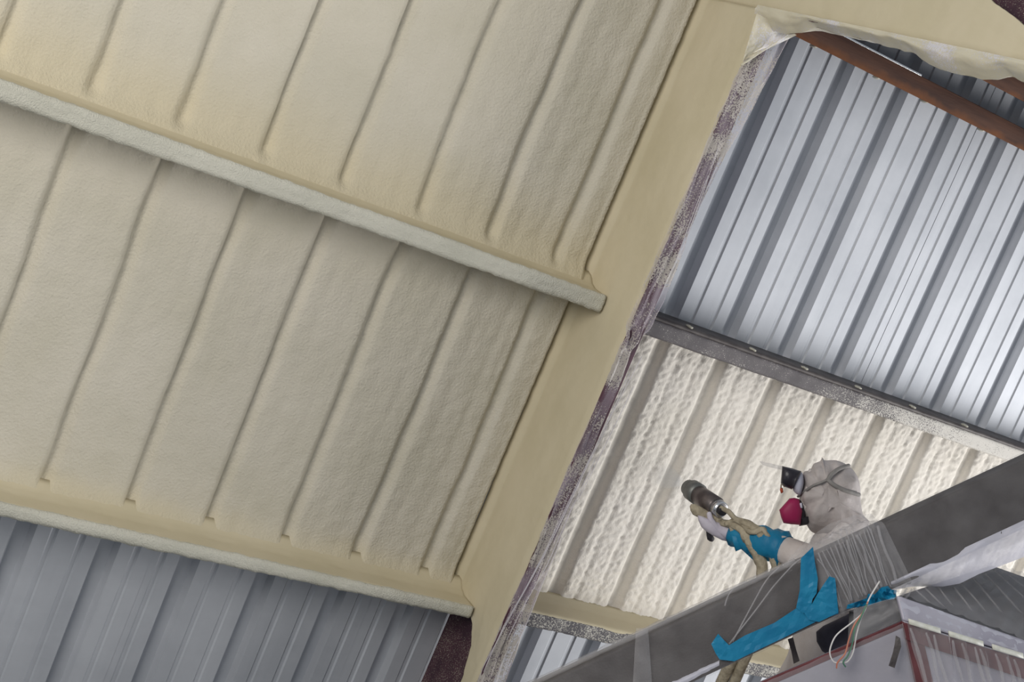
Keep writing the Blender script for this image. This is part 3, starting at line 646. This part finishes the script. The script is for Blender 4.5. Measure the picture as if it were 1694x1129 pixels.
# ------------------------------------------------------------------ worker
feet = W(1372, 1085, 5.42); feet.z = -2.50
man = root('person', feet, 'person in dusty white hooded coverall and respirator, arm stretched out holding the spray gun', 'person')
def skin_body():
    J = {}; E_ = []; R_ = []
    def v(n, p, rx, ry=None): J[n] = len(R_); R_.append((Vector(p), rx, ry or rx))
    pel = W(1368, 1088, 5.42)
    v('pelvis', pel, .155, .13); v('waist', W(1374, 1035, 5.40), .150, .125); v('chest', W(1386, 960, 5.38), .170, .135); v('upper', W(1392, 915, 5.37), .13, .115)
    v('neck', W(1382, 880, 5.36), .075); v('head', W(1372, 838, 5.36), .095, .10); v('crown', W(1374, 800, 5.36), .085, .09)
    v('shl', W(1412, 895, 5.20), .085); v('ell', W(1352, 933, 5.36), .062); v('fore', W(1285, 905, 5.48), .052); v('wrl', W(1216, 886, 5.60), .038)
    v('shr', W(1378, 905, 5.56), .085); v('elr', W(1340, 1000, 5.66), .060); v('wrr', W(1262, 1010, 5.60), .038)
    fwd = Vector((-.9, .44, 0)).normalized(); side = Vector((.44, .9, 0)).normalized()
    for s, k in ((-1, 'l'), (1, 'r')):
        hip = pel + side * (s * .10) - Vector((0, 0, .07)); v('hip' + k, hip, .105)
        kn = hip + fwd * (.04 + .03 * s); kn.z = lerp(hip.z, -2.5, .47); v('kn' + k, kn, .075)
        an = hip + fwd * (-.02 + .05 * s); an.z = -2.5 + .09; v('an' + k, an, .055)
        he = an + fwd * .10; he.z = -2.5 + .05; v('ft' + k, he, .05, .045)
        to = an + fwd * .19; to.z = -2.5 + .042; v('to' + k, to, .042, .038)
    e = [('pelvis', 'waist'), ('waist', 'chest'), ('chest', 'upper'), ('upper', 'neck'), ('neck', 'head'), ('head', 'crown'), ('upper', 'shl'), ('shl', 'ell'), ('ell', 'fore'), ('fore', 'wrl'), ('upper', 'shr'), ('shr', 'elr'), ('elr', 'wrr')]
    for k in 'lr': e += [('pelvis', 'hip' + k), ('hip' + k, 'kn' + k), ('kn' + k, 'an' + k), ('an' + k, 'ft' + k), ('ft' + k, 'to' + k)]
    # hands: palm and five fingers each
    def hand(wn, tag_, pc, d, n, curl):
        d = d.normalized(); n = (n - d * n.dot(d)).normalized(); sd = d.cross(n)
        v(tag_ + 'palm', pc, .036, .022); e.append((wn, tag_ + 'palm'))
        for i, (off, ln) in enumerate(((-.030, .068), (-.010, .078), (.011, .072), (.030, .056))):
            p0 = pc + d * .045 + sd * off; v('%sk%d' % (tag_, i), p0, .0125); e.append((tag_ + 'palm', '%sk%d' % (tag_, i)))
            p1 = p0 + (d * math.cos(curl) + n * math.sin(curl)) * ln * .5; v('%sm%d' % (tag_, i), p1, .0105); e.append(('%sk%d' % (tag_, i), '%sm%d' % (tag_, i)))
            p2 = p1 + (d * math.cos(curl * 2.1) + n * math.sin(curl * 2.1)) * ln * .5; v('%st%d' % (tag_, i), p2, .009); e.append(('%sm%d' % (tag_, i), '%st%d' % (tag_, i)))
        q0 = pc - sd * .036 + d * .008; v(tag_ + 'th0', q0, .0135); e.append((tag_ + 'palm', tag_ + 'th0'))
        q1 = q0 - sd * .018 + d * .030 + n * .016; v(tag_ + 'th1', q1, .011); e.append((tag_ + 'th0', tag_ + 'th1'))
        q2 = q1 + d * .022 + n * .022; v(tag_ + 'th2', q2, .0095); e.append((tag_ + 'th1', tag_ + 'th2'))
    pl_ = W(1192, 878, 5.63); hand('wrl', 'hl', pl_, W(1165, 862, 5.66) - pl_, Vector((.2, .2, 1)) - RX * .2, .85)
    pr_ = W(1243, 1003, 5.58); hand('wrr', 'hr', pr_, W(1225, 1000, 5.55) - pr_, Vector((.3, .3, .6)), .9)
    me = bpy.data.meshes.new('body'); me.from_pydata([tuple(p - feet) for p, _, _ in R_], [(J[a], J[b]) for a, b in e], [])
    o = bpy.data.objects.new('body', me); COL.objects.link(o)
    sk = o.modifiers.new('skin', 'SKIN'); sk.use_smooth_shade = True; sk.branch_smoothing = .4
    for i, (p, rx, ry) in enumerate(R_): me.skin_vertices[0].data[i].radius = (rx, ry); me.skin_vertices[0].data[i].use_root = (i == 0)
    ss = o.modifiers.new('sub', 'SUBSURF'); ss.levels = 2; ss.render_levels = 2
    bpy.context.view_layer.update()
    dg = bpy.context.evaluated_depsgraph_get(); ev = o.evaluated_get(dg)
    nm = bpy.data.meshes.new_from_object(ev, depsgraph=dg)
    bpy.data.objects.remove(o)
    nm.materials.clear(); nm.materials.append(M['suit']); nm.materials.append(M['glove']); nm.materials.append(M['navy'])
    wl, wr_ = R_[J['wrl']][0] - feet, R_[J['wrr']][0] - feet
    hl, hr = pl_ - feet, pr_ - feet
    for p in nm.polygons:
        p.use_smooth = True
        c = p.center
        if (c - hl).length < .125 and (c - wl).dot(hl - wl) > 0: p.material_index = 1
        elif (c - hr).length < .125 and (c - wr_).dot(hr - wr_) > 0: p.material_index = 1
        elif c.z < .13: p.material_index = 2
    b = bpy.data.objects.new('body', nm); COL.objects.link(b); b.parent = man
    b['label'] = 'body in white coverall with lilac gloves'
skin_body()
HT = 5.36
hood = inflate('hood', [(1329, 782), (1340, 778), (1346, 768), (1357, 763), (1360, 757), (1364, 762), (1383, 762), (1402, 770), (1417, 786), (1423, 806), (1424, 830), (1428, 852), (1438, 868), (1402, 890), (1350, 884), (1334, 868), (1327, 848), (1322, 824), (1328, 800)], (1374, 822), HT, .135, M['hood'], man, 17, 4, .55, None, .03)
hood['label'] = 'dusty beige hood'
mask = inflate('respirator', [(1327, 782), (1330, 800), (1325, 818), (1321, 820), (1312, 812), (1312, 800), (1318, 786)], (1320, 802), HT - .07, .055, M['maskwhite'], man, 7, 3)
mask['label'] = 'full face respirator'
ln = inflate('lens', [(1293.8, 771.5), (1310, 775), (1326, 780), (1319, 796), (1310, 810.5), (1298, 806), (1291.5, 800)], (1308, 791), HT - .095, .06, M['lens'], mask, 7, 1, .32); ln['label'] = 'dark lens'
fm = slab('peel_film', [(1256, 763.5), (1275, 767), (1297, 772), (1297, 779), (1275, 774), (1262, 770)], HT - .10, .002, M['film_fold'], mask, dt=lambda x, y: (1297 - x) * .0016); fm['label'] = 'clear film lifted off the lens'
ct = inflate('filter', [(1306, 825), (1314, 824), (1322, 826), (1327.5, 846), (1324, 869), (1309, 868), (1296, 866), (1292, 856), (1289, 844)], (1309, 847), HT - .09, .04, M['pink'], mask, 7, 1, .42); ct['label'] = 'magenta filter cartridge'
inflate('filter_mount', [(1320, 826), (1328, 830), (1333, 848), (1331, 862), (1345, 860), (1347, 862), (1334, 869), (1322, 871)], (1328, 850), HT - .06, .035, M['black'], mask, 5, 1)
inflate('filter_tab', [(1322, 833), (1326.5, 832), (1328, 841), (1324, 842)], (1325, 837), HT - .105, .008, M['maskwhite'], mask, 5, 1)
tube('valve_arm', [W(1298, 806, HT - .10), W(1293, 801, HT - .10), W(1292, 807, HT - .09)], .0025, M['hose'], mask, seg=6)
inflate('valve', [(1291, 806), (1295, 808), (1296, 815), (1292, 817), (1290, 811)], (1293, 811), HT - .08, .01, M['orange'], mask, 5, 1)
def onhood(x, y, lift=.018):
    r = math.hypot((x - 1374) / 52, (y - 822) / 62); return W(x, y, HT - .135 * math.sqrt(max(0.02, 1 - min(.98, r) ** 2.6)) - lift)
tube('strap', [onhood(x, y) for x, y in ((1320, 822), (1333, 812), (1347, 803), (1360, 798), (1371, 793))], .0045, M['strap'], mask, seg=8)
tube('strap', [onhood(x, y) for x, y in ((1369, 795), (1376, 785), (1388, 776), (1404, 771))], .0075, M['strap'], mask, seg=8)
tube('strap', [onhood(x, y) for x, y in ((1369, 794), (1380, 803), (1394, 810), (1408, 815), (1421, 819))], .0075, M['strap'], mask, seg=8)
tube('hood_rim', [onhood(x, y, -.004) for x, y in ((1341, 778), (1338, 790), (1339, 802), (1334, 814), (1330, 828), (1334, 846), (1338, 862), (1345, 878))], [.007, .009, .010, .010, .010, .010, .009, .007], M['suit'], man, seg=8, wob=.3)
for pts in ([(1361, 760), (1352, 775), (1348, 792)], [(1385, 815), (1376, 836), (1362, 858)], [(1402, 822), (1398, 845), (1384, 872)], [(1366, 806), (1356, 828), (1350, 850)], [(1412, 832), (1412, 852), (1404, 876)], [(1350, 866), (1370, 872), (1396, 870)]):
    tube('hood_crease', [onhood(x, y, -.003) for x, y in pts], [.003, .006, .003], M['hood'], man, seg=8, wob=.3)
tube('hood_seam', [onhood(x, y, .002) for x, y in ((1333, 782), (1337, 796), (1333, 808), (1326, 822))], .004, M['hood'], man, seg=8)
# tape cuff on the sleeve and dark cloth at the hip
cf = tube('tape_cuff', [W(x, y, t) for x, y, t in ((1300, 911, 5.455), (1285, 905, 5.48), (1260, 896, 5.522), (1235, 890, 5.565), (1212, 885, 5.605))], [.060, .060, .057, .050, .044], M['tape'], man, seg=16, wob=.35); cf['label'] = 'blue tape wound round the sleeve'
inflate('tape_tail', [(1208, 885), (1250, 893), (1262, 905), (1250, 931), (1236, 918), (1226, 909), (1217, 913)], (1236, 903), 5.545, .012, M['tape'], man, 5, 1)
gl_ = inflate('glove_cuff', [(1154, 853), (1168, 857), (1186, 864), (1204, 869), (1207, 880), (1202, 896), (1186, 890), (1172, 882), (1160, 872)], (1184, 876), 5.615, .026, M['glove'], man, 7, 2); gl_['label'] = 'lilac glove cuff'
bl_ = inflate('tool_pouch', [(1350, 1046), (1362, 1036), (1392, 1022), (1414, 1010), (1440, 1008), (1438, 1060), (1410, 1074), (1376, 1088), (1360, 1078), (1351, 1062)], (1390, 1050), 5.20, .06, M['navy'], man, 7, 1, .35); bl_['label'] = 'dark navy pouch at the hip'
# ------------------------------------------------------------------ spray gun and hoses
gun = root('spray_gun', W(1170, 850, 5.66), 'gunmetal spray gun with cylindrical body held out towards the fresh foam', 'spray gun')
def cyl(name, a, b, r0, r1, mat, parent, seg=20, bev=0):
    pts = [a, a.lerp(b, .03), a.lerp(b, .97), b]
    return tube(name, pts, [r0 * .86, r0, r1, r1 * .86], mat, parent, seg=seg, sub=1)
ga = W(1137, 806, 5.78); gb = W(1194, 845, 5.60)
gd = (gb - ga)
cyl('cylinder', ga.lerp(gb, .28), ga.lerp(gb, .86), .036, .037, M['gun'], gun)
cyl('collar', ga.lerp(gb, .12), ga.lerp(gb, .34), .040, .041, M['gunring'], gun)
cyl('nozzle_head', ga, ga.lerp(gb, .16), .030, .037, M['gunring'], gun)
cyl('nozzle_tip', ga - gd * .10, ga, .008, .014, M['gunring'], gun)
cyl('rear_cap', ga.lerp(gb, .84), ga.lerp(gb, 1.0), .034, .030, M['chrome'], gun)
cyl('rear_port', ga.lerp(gb, .98) - RF * .012, ga.lerp(gb, 1.03) - RF * .016, .018, .017, M['black'], gun)
for k in (.42, .74): cyl('screw', ga.lerp(gb, k) - RF * .036, ga.lerp(gb, k) - RF * .040, .004, .004, M['black'], gun, 8)
inflate('gun_body', [(1141, 838), (1150, 834), (1175, 848), (1192, 856), (1204, 866), (1202, 873), (1180, 869), (1160, 858), (1146, 852)], (1172, 855), 5.63, .022, M['hose'], gun, 5, 2)['label'] = 'gun body crusted with cream foam'
inflate('grip', [(1166, 866), (1172, 872), (1178, 884), (1182, 892), (1178, 897), (1170, 893), (1168, 880)], (1173, 882), 5.66, .018, M['black'], gun, 5, 2)
inflate('side_block', [(1205, 870), (1215, 866), (1226, 873), (1222, 884), (1210, 886), (1207, 878)], (1215, 876), 5.57, .02, M['hose'], gun, 5, 1)
h1 = tube('hose', [W(*q) for q in ((1192, 840, 5.585), (1206, 848, 5.56), (1218, 860, 5.545), (1234, 866, 5.52), (1248, 874, 5.50), (1258, 885, 5.485), (1270, 900, 5.47), (1281, 918, 5.46), (1284, 940, 5.46), (1276, 985, 5.48), (1258, 1030, 5.52), (1215, 1130, 5.6), (1150, 1290, 5.7), (1100, 1400, 5.7))], [.008, .009, .011, .013, .015] + [.021] * 9, M['hose'], None, loc=W(1192, 840, 5.6), seg=12, wob=.35)
tag(h1, 'foam crusted beige hose looping from the gun rear behind the boom', 'hose')
h2 = tube('hose', [W(*q) for q in ((1196, 866, 5.60), (1212, 868, 5.56), (1228, 878, 5.53), (1236, 888, 5.51), (1246, 903, 5.50), (1255, 922, 5.49), (1261, 942, 5.49), (1256, 985, 5.50), (1238, 1035, 5.54), (1195, 1130, 5.62), (1130, 1290, 5.72), (1080, 1400, 5.72))], [.015] * 3 + [.021] * 9, M['hose'], None, loc=W(1196, 866, 5.6), seg=12, wob=.35)
tag(h2, 'foam crusted beige hose running under the blue taped sleeve', 'hose')
h3 = tube('hose', [W(*q) for q in ((1200, 868, 5.575), (1218, 862, 5.545), (1232, 872, 5.52), (1240, 880, 5.49), (1252, 880, 5.475), (1262, 876, 5.47), (1272, 890, 5.455))], .010, M['hose'], None, loc=W(1218, 868, 5.56), seg=10, wob=.4)
tag(h3, 'short thin hose twisted across the two thick hoses', 'hose')
# spray mist between nozzle and wall
mv, mnt, mb = mk('spray_mist'); mnt.nodes.remove(mb); vol = N(mnt, 'ShaderNodeVolumeScatter', Density=1.4); vol.inputs['Color'].default_value = (.95, .92, .88, 1)
mnt.links.new(vol.outputs[0], mnt.nodes['Material Output'].inputs['Volume'])
na = ga - gd * .10; nb = W(1100, 788, 6.36)
o = tube('spray_mist', [na, na.lerp(nb, .35), na.lerp(nb, .7), nb], [.008, .022, .04, .055], mv, None, loc=na, seg=14)
tag(o, 'faint pale spray mist between the gun nozzle and the foam', 'mist', kind='stuff')
# ------------------------------------------------------------------ platform under the worker, below the picture
pf = root('work_platform', Vector((feet.x, feet.y, -H)), 'lift platform carrying the person behind the boom', 'platform')
cx, cy = feet.x + .05, feet.y + .05
box('deck', (cx - .55, cy - .5, -2.56), (cx + .65, cy + .5, -2.50), M['yellow'], pf)
for c0, c1 in (((-.55, -.5), (.65, -.47)), ((-.55, .47), (.65, .5)), ((-.55, -.47), (-.52, .47)), ((.62, -.47), (.65, .47))):
    box('toe_board', (cx + c0[0], cy + c0[1], -2.50), (cx + c1[0], cy + c1[1], -2.35), M['yellow'], pf)
box('mast', (cx - .15, cy - .15, -4.2), (cx + .15, cy + .15, -2.56), M['yellow'], pf)
box('base', (cx - .6, cy - .45, -H), (cx + .6, cy + .45, -4.2), M['yellow'], pf, bev=.02)
# ------------------------------------------------------------------ lift everything to floor level zero
for o in TOPS: o.location.z += H
